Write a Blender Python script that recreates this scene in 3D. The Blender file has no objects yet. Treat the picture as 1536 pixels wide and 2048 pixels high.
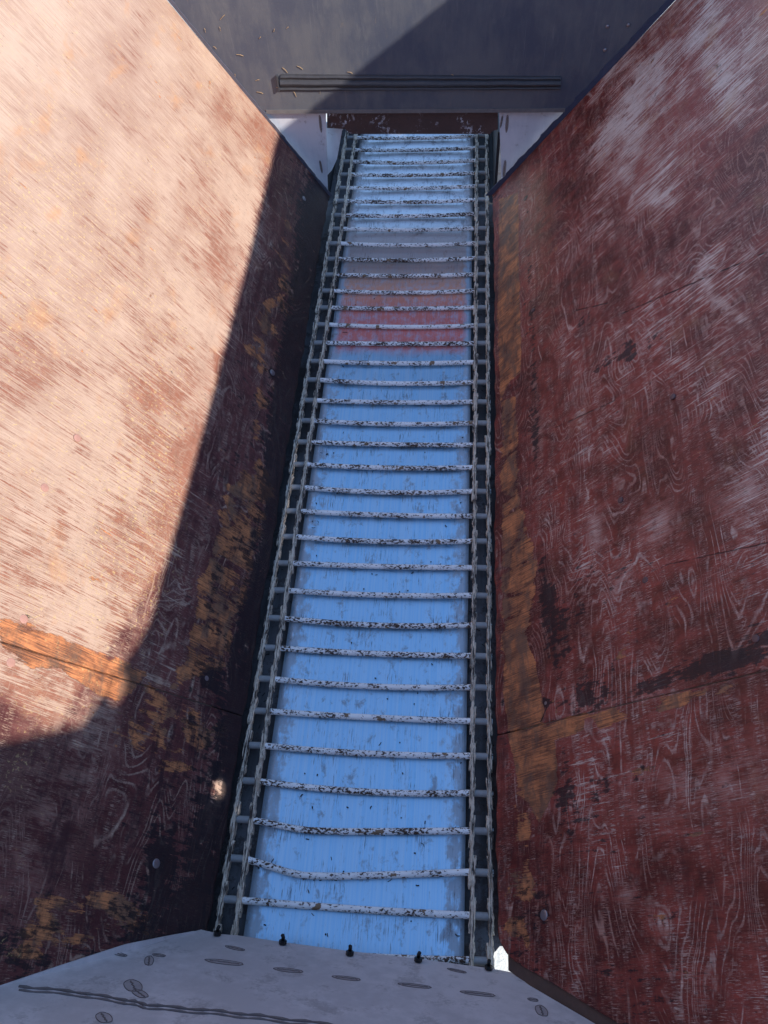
import bpy, bmesh, math, random
import numpy as np
from mathutils import Vector, Matrix
from mathutils.geometry import tessellate_polygon
random.seed(4); rng = np.random.default_rng(4)
S = bpy.context.scene
COL = S.collection

# ---------------------------------------------------------------- camera
RM = np.array([[0.996213, 0.06772, -0.054536], [0.026461, -0.833591, -0.551748], [-0.082825, 0.548215, -0.832226]])
CAM = np.array([0.21664, -0.27139, 2.24493])
cd = bpy.data.cameras.new('camera'); cam = bpy.data.objects.new('camera', cd); COL.objects.link(cam)
cd.sensor_fit = 'HORIZONTAL'; cd.sensor_width = 36.0; cd.lens = 36.0 * 1600 / 1536
cd.clip_start = 0.02; cd.clip_end = 500
m3 = Matrix(((RM[0][0], -RM[1][0], -RM[2][0]), (RM[0][1], -RM[1][1], -RM[2][1]), (RM[0][2], -RM[1][2], -RM[2][2])))
cam.matrix_world = Matrix.Translation(Vector(CAM)) @ m3.to_4x4()
S.camera = cam
S.render.resolution_x = 768; S.render.resolution_y = 1024

# ---------------------------------------------------------------- light
SUN = Vector((1.0, -0.53, 0.72)).normalized()
W = bpy.data.worlds.new('World'); S.world = W; W.use_nodes = True
wn = W.node_tree.nodes; sky = wn.new('ShaderNodeTexSky'); sky.sky_type = 'NISHITA'; sky.sun_disc = False
sky.sun_elevation = math.asin(SUN.z); sky.sun_rotation = math.atan2(SUN.x, SUN.y)
sky.air_density = 1.0; sky.dust_density = 0.0; sky.ozone_density = 2.2
W.node_tree.links.new(sky.outputs[0], wn['Background'].inputs[0]); wn['Background'].inputs[1].default_value = 0.15
sd = bpy.data.lights.new('sun', 'SUN'); sd.energy = 2.5; sd.angle = math.radians(0.5); sd.color = (1.0, 0.93, 0.84)
sun = bpy.data.objects.new('sun', sd); COL.objects.link(sun); sun.rotation_euler = SUN.to_track_quat('Z', 'Y').to_euler()
S.view_settings.view_transform = 'Standard'; S.view_settings.look = 'None'
S.view_settings.exposure = 1.3; S.view_settings.gamma = 1.0; S.view_settings.use_curve_mapping = False
S.render.engine = 'CYCLES'

# ---------------------------------------------------------------- measuring helpers
def ray(x, y): return RM.T @ np.array([(x - 768) / 1600, (y - 1024) / 1600, 1.0])
def at(x, y, pl):
    d = ray(x, y); t = np.dot(pl[0] - CAM, pl[1]) / np.dot(d, pl[1]); return CAM + t * d
def plane(a, b, c):
    a, b, c = (np.array(q, float) for q in (a, b, c)); n = np.cross(b - a, c - a); return a, n / np.linalg.norm(n)
LW = plane((-.36, -.05, .05), (-.38, 2.892, .05), (-.882, 2.892, .863))
RW = plane((.367, -.05, .05), (.38, 2.892, .05), (.968, 2.892, .818))
NP = plane((-.374, -.081, .068), (.366, -.118, .055), (-.629, -.236, .488))
YF = 2.892
FP = (np.array([0, YF, 0.]), np.array([0, 1., 0]))
BP = (np.array([0, 0, -.0115]), np.array([0, 0, 1.]))

class Frame:
    """2-D frame on a slope: u along the conveyor, v up the slope."""
    def __init__(s, pl, o, toward):
        n = pl[1] if np.dot(pl[1], np.array(toward) - pl[0]) > 0 else -pl[1]
        s.n = n; s.o = np.array(o, float); s.o = s.o - np.dot(s.o - pl[0], n) * n
        s.u = np.array([0, 1., 0]) - n[1] * n; s.u /= np.linalg.norm(s.u)
        s.v = np.cross(n, s.u); s.v *= np.sign(s.v[2]); s.pl = pl
    def P(s, u, v, d=0.0): return s.o + s.u * u + s.v * v + s.n * d
    def uv(s, p): q = np.array(p) - s.o; return np.dot(q, s.u), np.dot(q, s.v)
    def px(s, x, y): return s.uv(at(x, y, s.pl))
FL = Frame(LW, (-.36, 0, .04), (0, 1, 2)); FR = Frame(RW, (.367, 0, .035), (0, 1, 2))

# ---------------------------------------------------------------- object helpers
def tag(o, label=None, cat=None, group=None, kind=None):
    if label: o['label'] = label
    if cat: o['category'] = cat
    if group: o['group'] = group
    if kind: o['kind'] = kind
    return o
def empty(name, loc, *a, **k):
    o = bpy.data.objects.new(name, None); COL.objects.link(o); o.location = loc; o.empty_display_size = .05
    return tag(o, *a, **k)
def link(name, me, mat, parent=None, smooth=False):
    o = bpy.data.objects.new(name, me); COL.objects.link(o)
    if mat: me.materials.append(mat)
    if smooth: me.polygons.foreach_set('use_smooth', [True] * len(me.polygons))
    if parent:
        o.parent = parent; o.matrix_parent_inverse = Matrix.Translation(-parent.location)
    return o
def from_bm(name, bm, mat, parent=None, smooth=False):
    bmesh.ops.recalc_face_normals(bm, faces=bm.faces)
    me = bpy.data.meshes.new(name); bm.to_mesh(me); bm.free(); return link(name, me, mat, parent, smooth)
def box(bm, p0, ax, ay, az):
    """box from corner p0 with edge vectors"""
    p0, ax, ay, az = (np.array(q, float) for q in (p0, ax, ay, az))
    v = [bm.verts.new(p0 + i * ax + j * ay + k * az) for k in (0, 1) for j in (0, 1) for i in (0, 1)]
    for f in ((0, 1, 3, 2), (4, 6, 7, 5), (0, 4, 5, 1), (2, 3, 7, 6), (0, 2, 6, 4), (1, 5, 7, 3)): bm.faces.new([v[i] for i in f])
def prism(bm, pts, off):
    """polygon (3-D points) extruded by off"""
    off = np.array(off, float); a = [bm.verts.new(np.array(p, float)) for p in pts]; b = [bm.verts.new(np.array(p, float) + off) for p in pts]
    bm.faces.new(a); bm.faces.new(b[::-1]); n = len(a)
    for i in range(n): bm.faces.new((a[i], b[i], b[(i + 1) % n], a[(i + 1) % n]))
def tube(bm, pts, r, seg=12, rf=None):
    pts = [np.array(p, float) for p in pts]; rings = []
    for i, p in enumerate(pts):
        t = pts[min(i + 1, len(pts) - 1)] - pts[max(i - 1, 0)]; t /= np.linalg.norm(t)
        a = np.cross(t, (0, 0, 1.)); 
        if np.linalg.norm(a) < .1: a = np.cross(t, (1., 0, 0))
        a /= np.linalg.norm(a); b = np.cross(t, a)
        rr = r * (rf(i) if rf else 1)
        rings.append([bm.verts.new(p + rr * (math.cos(2 * math.pi * k / seg) * a + math.sin(2 * math.pi * k / seg) * b)) for k in range(seg)])
    for i in range(len(rings) - 1):
        for k in range(seg): bm.faces.new((rings[i][k], rings[i][(k + 1) % seg], rings[i + 1][(k + 1) % seg], rings[i + 1][k]))
    bm.faces.new(rings[0]); bm.faces.new(rings[-1][::-1])
def dome(bm, c, n, r, h, seg=18, rings=4):
    c = np.array(c, float); n = np.array(n, float); n /= np.linalg.norm(n)
    a = np.cross(n, (0, 1., 0.1)); a /= np.linalg.norm(a); b = np.cross(n, a); prev = None
    prof = [(r, -.002), (r, h * .12)] + [(r * math.cos(t), h * (.12 + .88 * math.sin(t))) for t in np.linspace(.35, 1.35, rings)]
    for rr, hh in prof:
        ring = [bm.verts.new(c + rr * (math.cos(2 * math.pi * k / seg) * a + math.sin(2 * math.pi * k / seg) * b) + hh * n) for k in range(seg)]
        if prev: 
            for k in range(seg): bm.faces.new((prev[k], prev[(k + 1) % seg], ring[(k + 1) % seg], ring[k]))
        prev = ring
    bm.faces.new(prev)

# ---------------------------------------------------------------- node helper
class N:
    def __init__(s, name):
        s.m = bpy.data.materials.new(name); s.m.use_nodes = True; s.t = s.m.node_tree; s.b = s.t.nodes['Principled BSDF']
        s.out = s.t.nodes['Material Output']
    def new(s, k): return s.t.nodes.new('ShaderNode' + k)
    def L(s, a, b):
        if hasattr(a, 'is_output') or isinstance(a, bpy.types.NodeSocket): s.t.links.new(a, b)
        elif isinstance(a, (tuple, list)): b.default_value = (*a, 1.0) if len(b.default_value) == 4 and len(a) == 3 else a
        else: b.default_value = a
    def math(s, op, a, b=0.0, c=None, clamp=False):
        n = s.new('Math'); n.operation = op; n.use_clamp = clamp; s.L(a, n.inputs[0]); s.L(b, n.inputs[1])
        if c is not None: s.L(c, n.inputs[2])
        return n.outputs[0]
    def sstep(s, x, lo, hi):
        n = s.new('MapRange'); n.interpolation_type = 'SMOOTHSTEP'; s.L(x, n.inputs[0]); s.L(lo, n.inputs[1]); s.L(hi, n.inputs[2]); return n.outputs[0]
    def mix(s, f, a, b):
        n = s.new('Mix'); n.data_type = 'RGBA'; s.L(f, n.inputs[0]); s.L(a, n.inputs[6]); s.L(b, n.inputs[7]); return n.outputs[2]
    def scale(s, vec, sc, off=(0, 0, 0)):
        n = s.new('Mapping'); s.L(vec, n.inputs[0]); n.inputs[3].default_value = sc; n.inputs[1].default_value = off; return n.outputs[0]
    def noise(s, vec, sc, detail=4, rough=.55, dist=0.0, off=(0, 0, 0), typ='FBM'):
        n = s.new('TexNoise'); n.noise_type = typ if hasattr(n, 'noise_type') else 'FBM'
        s.L(s.scale(vec, sc, off), n.inputs['Vector']); n.inputs['Scale'].default_value = 1
        n.inputs['Detail'].default_value = detail; n.inputs['Roughness'].default_value = rough; n.inputs['Distortion'].default_value = dist
        return n.outputs[0]
    def attr(s, name):
        n = s.new('Attribute'); n.attribute_name = name; return n.outputs['Fac']
    def uv(s): n = s.new('UVMap'); n.uv_map = 'uv'; return n.outputs[0]
    def pos(s): return s.new('NewGeometry').outputs['Position']
    def sep(s, v): n = s.new('SeparateXYZ'); s.L(v, n.inputs[0]); return n.outputs
    def set(s, **k):
        for a, v in k.items(): s.L(v, s.b.inputs[a.replace('_', ' ')])
    def bump(s, h, d=.001, st=1.0):
        n = s.new('Bump'); n.inputs['Distance'].default_value = d; n.inputs['Strength'].default_value = st; s.L(h, n.inputs['Height'])
        s.L(n.outputs[0], s.b.inputs['Normal']); return n

# ---------------------------------------------------------------- materials
def plywood(name, off, film_a, film_b, worn_a, worn_b, lines=(), pale_film=(.3, .1, .08), smudge=.62):
    n = N(name); uv = n.uv(); o = off
    wear_sun = n.attr('wear_sun'); bare = n.attr('bare'); dark = n.attr('dark'); lich = n.attr('lichen'); pale = n.attr('pale'); fig_a = n.attr('figure')
    warpn = n.new('TexNoise'); n.L(n.scale(uv, (2.2, 2.2, 1), o), warpn.inputs['Vector']); warpn.inputs['Scale'].default_value = 1; warpn.inputs['Detail'].default_value = 2
    va = n.new('VectorMath'); va.operation = 'MULTIPLY_ADD'; n.L(warpn.outputs[1], va.inputs[0]); va.inputs[1].default_value = (.05, .05, 0); n.L(uv, va.inputs[2])
    wuv = va.outputs[0]
    big = n.noise(uv, (2.6, 3.4, 1), 5, .6, 0, o)
    mid = n.noise(uv, (16, 9, 1), 5, .65, .4, o)
    vb = n.new('VectorMath'); vb.operation = 'MULTIPLY_ADD'; n.L(warpn.outputs[1], vb.inputs[0]); vb.inputs[1].default_value = (.012, .012, 0); n.L(uv, vb.inputs[2]); suv = vb.outputs[0]
    streak = n.noise(suv, (150, 4.2, 1), 6, .70, 0, o)
    streak2 = n.noise(suv, (330, 9, 1), 4, .7, 0, o)
    tick = n.noise(uv, (380, 34, 1), 4, .7, 0, o)
    tickc = n.noise(uv, (22, 30, 1), 4, .6, 0, o)
    # growth-ring figure: contour lines of a stretched noise
    h = n.noise(wuv, (1.5, 5.2, 1), 2.5, .45, .25, (o[0] + 3, o[1], 0))
    fr = n.math('FRACT', n.math('MULTIPLY', h, 17.0))
    ln = n.math('ABSOLUTE', n.math('SUBTRACT', fr, .5))
    ln = n.math('ADD', ln, n.math('MULTIPLY', n.math('SUBTRACT', n.noise(uv, (30, 160, 1), 3, .6, 0, o), .5), .22))
    line = n.math('SUBTRACT', 1.0, n.sstep(ln, .02, .11))
    gate = n.sstep(n.noise(uv, (9, 7, 1), 4, .7, 0, (o[0] + 7, o[1], 0)), .46, .64)
    fr2 = n.math('ABSOLUTE', n.math('SUBTRACT', n.math('FRACT', n.math('MULTIPLY', h, 41.0)), .5))
    fr2 = n.math('ADD', fr2, n.math('MULTIPLY', n.math('SUBTRACT', n.noise(uv, (45, 220, 1), 3, .7, 0, o), .5), .5))
    gate2 = n.sstep(n.noise(uv, (6, 6, 1), 4, .7, 0, (o[0] + 70, o[1], 0)), .45, .60)
    line = n.math('MULTIPLY', n.math('MAXIMUM', n.math('MULTIPLY', line, gate), n.math('MULTIPLY', n.math('MULTIPLY', n.math('SUBTRACT', 1.0, n.sstep(fr2, .04, .16)), gate2), .7)), fig_a)
    # wear, on the left wall also the paler sunlit side: crisp streaks up the slope, cross-hatched by fine fibres
    W_ = n.math('ADD', wear_sun, n.math('ADD', n.math('MULTIPLY', n.math('SUBTRACT', big, .5), 1.1), n.math('MULTIPLY', n.math('SUBTRACT', mid, .5), .95)))
    combo = n.math('ADD', n.math('MULTIPLY', streak, .62), n.math('ADD', n.math('MULTIPLY', streak2, .38), n.math('MULTIPLY', n.math('SUBTRACT', tick, .5), .16)))
    T = n.math('SUBTRACT', .655, n.math('MULTIPLY', W_, .42))
    wm = n.sstep(n.math('SUBTRACT', combo, T), -.012, .042)
    band = n.noise(wuv, (2.2, 42, 1), 4, .6, .2, (o[0] + 13, 3, 0))
    tk = n.math('MULTIPLY', n.sstep(tick, .515, .575), n.sstep(n.math('ADD', n.math('MULTIPLY', band, .75), n.math('ADD', n.math('MULTIPLY', tickc, .35), n.math('MULTIPLY', wear_sun, .2))), .53, .70))
    tk2 = n.math('MULTIPLY', n.sstep(n.noise(uv, (520, 55, 1), 3, .7, 0, (o[0] + 51, 2, 0)), .53, .60), n.sstep(n.noise(uv, (7, 30, 1), 5, .7, .2, (o[0] + 3, 51, 0)), .44, .60))
    tk = n.math('MAXIMUM', tk, n.math('MULTIPLY', tk2, .62))
    pl = n.math('MULTIPLY', pale, n.sstep(n.math('ADD', n.math('MULTIPLY', combo, .6), n.math('ADD', n.math('MULTIPLY', mid, .6), n.math('MULTIPLY', tick, .35))), .70, .84))
    wm2 = n.math('MAXIMUM', n.math('MAXIMUM', wm, n.math('MULTIPLY', tk, .9)), n.math('MAXIMUM', n.math('MULTIPLY', line, .95), pl), clamp=True)
    film = n.mix(n.sstep(n.math('ADD', n.math('MULTIPLY', mid, .5), n.math('MULTIPLY', big, .5)), .38, .62), film_a, film_b)
    film = n.mix(n.math('MULTIPLY', n.sstep(streak2, .45, .7), .3), film, tuple(c * .55 for c in film_a))
    film = n.mix(n.math('MULTIPLY', n.sstep(wear_sun, .24, .42), .9), film, n.mix(n.sstep(mid, .42, .62), pale_film, tuple(c * 1.25 for c in pale_film)))  # film lightened where worn and, on the left wall, where sunlit
    worn = n.mix(n.sstep(n.math('ADD', streak2, n.math('MULTIPLY', n.math('SUBTRACT', big, .5), .8)), .36, .66), worn_a, worn_b)
    c = n.mix(wm2, film, worn)
    # orange weathering blotches
    ob = n.sstep(n.noise(uv, (5, 8, 1), 5, .65, .3, (o[0] + 31, o[1] + 5, 0)), .56, .72)
    c = n.mix(n.math('MULTIPLY', n.math('MULTIPLY', ob, wear_sun, clamp=True), 1.0), c, (.50, .25, .12))
    # bare wood
    bm_ = n.sstep(n.math('ADD', bare, n.math('ADD', n.math('MULTIPLY', n.math('SUBTRACT', mid, .5), 2.4), n.math('MULTIPLY', n.math('SUBTRACT', combo, .5), 1.3))), .44, .52)
    wood = n.mix(n.sstep(n.math('ADD', streak2, n.math('MULTIPLY', n.math('SUBTRACT', mid, .5), .9)), .36, .66), (.17, .07, .04), (.62, .23, .09))
    wood = n.mix(n.math('MULTIPLY', n.sstep(n.noise(uv, (7, 14, 1), 5, .7, .3, (o[0] + 17, 4, 0)), .45, .6), .75), wood, (.16, .095, .065))
    c = n.mix(bm_, c, wood)
    # general smudges running along the board
    gr = n.noise(uv, (4.5, 22, 1), 6, .72, .35, (o[0] + 23, 8, 0)); gr2 = n.noise(uv, (60, 22, 1), 4, .7, .2, (o[0] + 3, 28, 0))
    gk = n.math('MULTIPLY', n.sstep(n.math('ADD', n.math('MULTIPLY', gr, .7), n.math('MULTIPLY', gr2, .3)), .49, .62), n.math('SUBTRACT', smudge, n.math('MULTIPLY', wear_sun, 1.1)), clamp=True)
    c = n.mix(gk, c, (.055, .022, .024))
    # mould, tar and soaked dirt
    dm = n.math('ADD', dark, n.math('ADD', n.math('MULTIPLY', n.math('SUBTRACT', mid, .5), 1.5), n.math('MULTIPLY', n.math('SUBTRACT', n.noise(uv, (5, 34, 1), 5, .7, .3, o), .5), 1.1)))
    dm = n.sstep(n.math('ADD', dm, n.math('ADD', n.math('MULTIPLY', n.math('SUBTRACT', gr2, .5), 2.4), n.math('MULTIPLY', n.math('SUBTRACT', combo, .5), 1.6))), .44, .74)
    c = n.mix(n.math('MULTIPLY', dm, .84), c, (.014, .012, .015))
    # lichen specks, dust
    lm = n.math('MULTIPLY', n.sstep(n.noise(uv, (120, 100, 1), 4, .75, .5, o), .56, .64), n.sstep(n.math('ADD', n.math('MULTIPLY', lich, .6), n.math('MULTIPLY', mid, 1.0)), .78, 1.0))
    c = n.mix(n.math('MULTIPLY', lm, .75), c, (.60, .42, .18))
    dt = n.math('MULTIPLY', n.sstep(n.noise(uv, (330, 22, 1), 5, .75, 0, (o[0] + 41, 6, 0)), .53, .62), n.sstep(n.noise(uv, (9, 16, 1), 4, .65, 0, (o[0] + 2, 41, 0)), .40, .58))
    c = n.mix(n.math('MULTIPLY', dt, n.math('SUBTRACT', .62, n.math('MULTIPLY', wear_sun, .6)), clamp=True), c, (.035, .012, .011))
    # dark specks and small dents
    sp = n.sstep(n.noise(uv, (190, 75, 1), 2, .5, 0, o), .70, .76)
    c = n.mix(n.math('MULTIPLY', sp, .7), c, (.05, .02, .02))
    gs = n.sstep(n.noise(suv, (190, 8, 1), 5, .75, 0, (o[0] + 9, o[1], 0)), .56, .66)
    c = n.mix(n.math('MULTIPLY', n.math('MULTIPLY', gs, wear_sun, clamp=True), .6), c, (.26, .12, .09))
    # cracks
    s3 = n.sep(uv)
    crack = None
    for (u0, v0, u1, v1, wd, st) in lines:
        L_ = math.hypot(u1 - u0, v1 - v0); du, dv = (u1 - u0) / L_, (v1 - v0) / L_
        jit = n.math('MULTIPLY', n.math('SUBTRACT', n.noise(uv, (40, 40, 1), 3, .6, 0, (o[0] + 2, 0, 0)), .5), .008)
        d = n.math('ABSOLUTE', n.math('ADD', n.math('ADD', n.math('MULTIPLY', s3[0], -dv), n.math('MULTIPLY', s3[1], du)), n.math('ADD', jit, u0 * dv - v0 * du)))
        t = n.math('ADD', n.math('ADD', n.math('MULTIPLY', s3[0], du), n.math('MULTIPLY', s3[1], dv)), -(u0 * du + v0 * dv))
        inside = n.math('MULTIPLY', n.math('GREATER_THAN', t, 0.0), n.math('LESS_THAN', t, L_))
        k = n.math('MULTIPLY', n.math('MULTIPLY', n.math('SUBTRACT', 1.0, n.sstep(d, wd * .4, wd)), inside), n.math('MULTIPLY', st, n.sstep(n.noise(uv, (25, 25, 1), 3, .6, 0, (o[0] + 5, 1, 0)), .35, .5)))
        crack = k if crack is None else n.math('MAXIMUM', crack, k)
    if crack is not None: c = n.mix(crack, c, (.012, .008, .008))
    rough = n.math('ADD', .42, n.math('MULTIPLY', wm2, .35)); rough = n.math('ADD', rough, n.math('MULTIPLY', n.math('SUBTRACT', mid, .5), .35))
    n.set(Base_Color=c, Roughness=rough); n.b.inputs['Specular IOR Level'].default_value = .28
    hh = n.math('ADD', n.math('MULTIPLY', tick, .45), n.math('MULTIPLY', streak2, .6)); hh = n.math('SUBTRACT', hh, n.math('MULTIPLY', wm2, .35))
    hh = n.math('SUBTRACT', hh, n.math('MULTIPLY', bm_, .9)); hh = n.math('ADD', hh, n.math('MULTIPLY', mid, .5))
    if crack is not None: hh = n.math('SUBTRACT', hh, n.math('MULTIPLY', crack, 1.5))
    n.bump(hh, .0016, .8)
    return n.m

def painted(name, a, b, rough=.5, spec=.5, dirt=(.10, .07, .05), dirt_amt=.5, scale=14, metal=0.0, rust_lo=.62, streakdir=(40, 6, 6)):
    n = N(name); p = n.pos()
    big = n.noise(p, (scale * .25,) * 3, 4, .6); mid = n.noise(p, (scale,) * 3, 6, .65); fine = n.noise(p, (scale * 12,) * 3, 4, .7)
    st = n.noise(p, streakdir, 5, .65)
    c = n.mix(n.sstep(n.math('ADD', big, n.math('MULTIPLY', n.math('SUBTRACT', st, .5), .5)), .35, .65), a, b)
    d = n.math('MULTIPLY', n.sstep(n.math('ADD', mid, n.math('MULTIPLY', n.math('SUBTRACT', fine, .5), .35)), rust_lo - .06, rust_lo + .08), dirt_amt)
    c = n.mix(d, c, dirt)
    sp = n.sstep(fine, .69, .74); c = n.mix(n.math('MULTIPLY', sp, .45), c, tuple(x * .35 for x in a))
    n.set(Base_Color=c, Roughness=n.math('ADD', rough - .12, n.math('MULTIPLY', mid, .3)), Metallic=metal)
    n.b.inputs['Specular IOR Level'].default_value = spec
    n.bump(n.math('ADD', n.math('MULTIPLY', fine, .5), mid), .0012, .5)
    return n.m

def chipped():
    n = N('chipped_white_paint'); p = n.pos()
    ch = n.noise(p, (120, 190, 190), 3, .6, .3); gate = n.noise(p, (11, 17, 17), 4, .6); big = n.noise(p, (26, 30, 30), 3, .55, 0, (4, 0, 0))
    k = n.math('ADD', ch, n.math('MULTIPLY', n.math('SUBTRACT', gate, .5), .45))
    oi = n.new('ObjectInfo'); k = n.math('ADD', k, n.math('MULTIPLY', n.math('SUBTRACT', oi.outputs['Random'], .6), .07))
    chip = n.sstep(k, .525, .56); patch = n.sstep(big, .63, .66)
    fine = n.noise(p, (300, 300, 300), 3, .6)
    c = n.mix(n.sstep(gate, .35, .65), (.90, .88, .86), (.76, .75, .74))
    c = n.mix(chip, c, n.mix(fine, (.020, .014, .012), (.11, .055, .03)))
    c = n.mix(patch, c, n.mix(fine, (.17, .10, .055), (.26, .17, .10)))
    n.set(Base_Color=c, Roughness=.6); n.bump(n.math('SUBTRACT', n.math('MULTIPLY', fine, .3), n.math('MAXIMUM', chip, patch)), .0012, .9)
    return n.m

def chain_mat():
    n = N('flaking_chain_steel'); p = n.pos()
    fl = n.noise(p, (330, 16, 110), 5, .7, .15); g = n.noise(p, (30, 22, 30), 4, .6); f = n.noise(p, (420, 200, 300), 3, .6)
    c = n.mix(n.sstep(n.math('ADD', fl, n.math('MULTIPLY', n.math('SUBTRACT', g, .5), .4)), .42, .53), (.05, .036, .030), (.72, .60, .47))
    c = n.mix(n.math('MULTIPLY', n.sstep(g, .55, .7), .6), c, (.30, .19, .12))
    c = n.mix(n.math('MULTIPLY', n.sstep(f, .58, .68), .5), c, (.08, .06, .05))
    n.set(Base_Color=c, Roughness=.75); n.bump(n.math('ADD', fl, n.math('MULTIPLY', f, .4)), .003, 1.0)
    return n.m

def slide_steel():
    n = N('scraped_slide_steel'); p = n.pos(); s3 = n.sep(p)
    br = n.noise(p, (900, 3, 1), 3, .65); br2 = n.noise(p, (160, 1.3, 1), 4, .6); gate = n.noise(p, (14, 9, 1), 4, .65)
    edge = n.math('ABSOLUTE', s3[0]); en = n.noise(p, (35, 22, 1), 6, .7)
    # scratches through to dark metal
    sc = n.math('MULTIPLY', n.sstep(n.noise(p, (420, 14, 1), 4, .7, 0, (3, 1, 0)), .54, .65), n.sstep(gate, .48, .62))
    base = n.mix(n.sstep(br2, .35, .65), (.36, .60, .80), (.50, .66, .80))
    base = n.mix(n.sstep(s3[1], 2.45, 2.75), base, (.74, .78, .82))  # far end painted lighter for the sky reflected there
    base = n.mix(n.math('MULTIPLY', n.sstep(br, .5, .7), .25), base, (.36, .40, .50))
    c = n.mix(n.math('MULTIPLY', sc, .75), base, (.06, .06, .08))
    grime = n.sstep(n.math('ADD', n.math('MULTIPLY', n.sstep(edge, .17, .30), .34), en), .62, .78)
    c = n.mix(n.math('MULTIPLY', grime, .55), c, (.36, .34, .34))
    g2 = n.math('MULTIPLY', n.sstep(n.noise(p, (20, 14, 1), 6, .75, .3, (8, 2, 0)), .55, .68), .6)
    c = n.mix(g2, c, (.20, .16, .15))
    g3 = n.math('MULTIPLY', n.sstep(n.noise(p, (16, 10, 1), 6, .8, .2, (3, 9, 0)), .53, .66), n.sstep(s3[1], 2.4, 2.8)); c = n.mix(n.math('MULTIPLY', g3, .7), c, (.24, .23, .25))
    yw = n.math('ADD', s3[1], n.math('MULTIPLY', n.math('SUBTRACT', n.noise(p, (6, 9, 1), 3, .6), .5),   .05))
    red = n.math('MULTIPLY', n.sstep(yw, 1.93, 2.0), n.math('SUBTRACT', 1.0, n.sstep(yw, 2.30, 2.62)))  # red and brown bands: far-end reflection, with some residue, painted into the colour
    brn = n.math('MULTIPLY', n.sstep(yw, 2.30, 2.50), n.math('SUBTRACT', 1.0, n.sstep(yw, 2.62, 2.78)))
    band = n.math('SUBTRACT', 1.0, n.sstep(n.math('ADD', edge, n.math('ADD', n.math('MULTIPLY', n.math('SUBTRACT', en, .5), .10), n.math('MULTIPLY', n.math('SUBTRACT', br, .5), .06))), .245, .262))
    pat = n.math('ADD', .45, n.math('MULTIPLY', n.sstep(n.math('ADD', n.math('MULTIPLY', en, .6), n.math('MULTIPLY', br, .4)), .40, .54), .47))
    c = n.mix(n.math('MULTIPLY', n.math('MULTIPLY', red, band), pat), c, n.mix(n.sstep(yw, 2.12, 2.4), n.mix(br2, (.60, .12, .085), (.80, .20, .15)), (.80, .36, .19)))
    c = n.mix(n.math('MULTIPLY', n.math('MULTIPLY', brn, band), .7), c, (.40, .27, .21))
    c = n.mix(n.math('MULTIPLY', sc, .5), c, (.07, .05, .05))
    n.set(Base_Color=c)
    rough = n.math('ADD', .27, n.math('MULTIPLY', grime, .30)); rough = n.math('ADD', rough, n.math('MULTIPLY', br2, .08))
    n.set(Roughness=rough, Metallic=n.math('SUBTRACT', .92, n.math('MAXIMUM', n.math('MULTIPLY', n.math('MAXIMUM', grime, g2), .5), n.math('MULTIPLY', n.math('MULTIPLY', n.math('MAXIMUM', red, n.math('MULTIPLY', brn, .8)), band), .75))))
    n.b.inputs['Anisotropic'].default_value = .75
    tg = n.new('Tangent'); tg.direction_type = 'UV_MAP'; tg.uv_map = 'uv'; n.L(tg.outputs[0], n.b.inputs['Tangent'])
    h = n.math('ADD', n.math('MULTIPLY', br, .25), n.math('SUBTRACT', n.math('MULTIPLY', n.noise(p, (7, 5, 1), 2, .5), 2.5), n.math('MULTIPLY', sc, .3)))
    n.bump(h, .0009, .6)
    return n.m

def plain(name, c, rough=.6, metal=0.0, spec=.5):
    n = N(name); p = n.pos(); f = n.noise(p, (60, 60, 60), 5, .65); g = n.noise(p, (9, 9, 9), 4, .6)
    n.set(Base_Color=n.mix(n.math('ADD', n.math('MULTIPLY', f, .6), n.math('MULTIPLY', g, .4)), tuple(x * .45 for x in c), tuple(min(1, x * 1.5) for x in c)), Roughness=rough, Metallic=metal)
    n.b.inputs['Specular IOR Level'].default_value = spec; n.bump(f, .001, .6); return n.m

def black_film():
    n = N('black_film_board'); p = n.pos()
    big = n.noise(p, (3, 3, 3), 5, .6); f = n.noise(p, (240, 240, 240), 3, .6); sm = n.noise(p, (26, 3, 7), 6, .7, .4)
    c = n.mix(n.sstep(n.math('ADD', big, n.math('MULTIPLY', n.math('SUBTRACT', sm, .5), .6)), .35, .7), (.072, .082, .112), (.120, .124, .138))
    c = n.mix(n.math('MULTIPLY', n.sstep(n.noise(p, (50, 6, 14), 6, .75, .2, (2, 2, 2)), .62, .74), .5), c, (.22, .17, .12))
    c = n.mix(n.math('MULTIPLY', n.sstep(f, .62, .72), .4), c, (.22, .20, .18))
    c = n.mix(n.math('MULTIPLY', n.sstep(n.noise(p, (9, 9, 3), 6, .75, .2, (7, 3, 0)), .52, .72), .5), c, (.17, .17, .17))
    c = n.mix(n.math('MULTIPLY', n.sstep(n.noise(p, (70, 30, 2.2), 4, .7, .0, (1, 3, 9)), .62, .72), .3), c, (.24, .24, .24))
    n.set(Base_Color=c, Roughness=n.math('ADD', .34, n.math('MULTIPLY', sm, .2))); n.b.inputs['Specular IOR Level'].default_value = .55
    n.bump(n.math('ADD', f, n.math('MULTIPLY', sm, .6)), .0008, .5); return n.m

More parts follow.
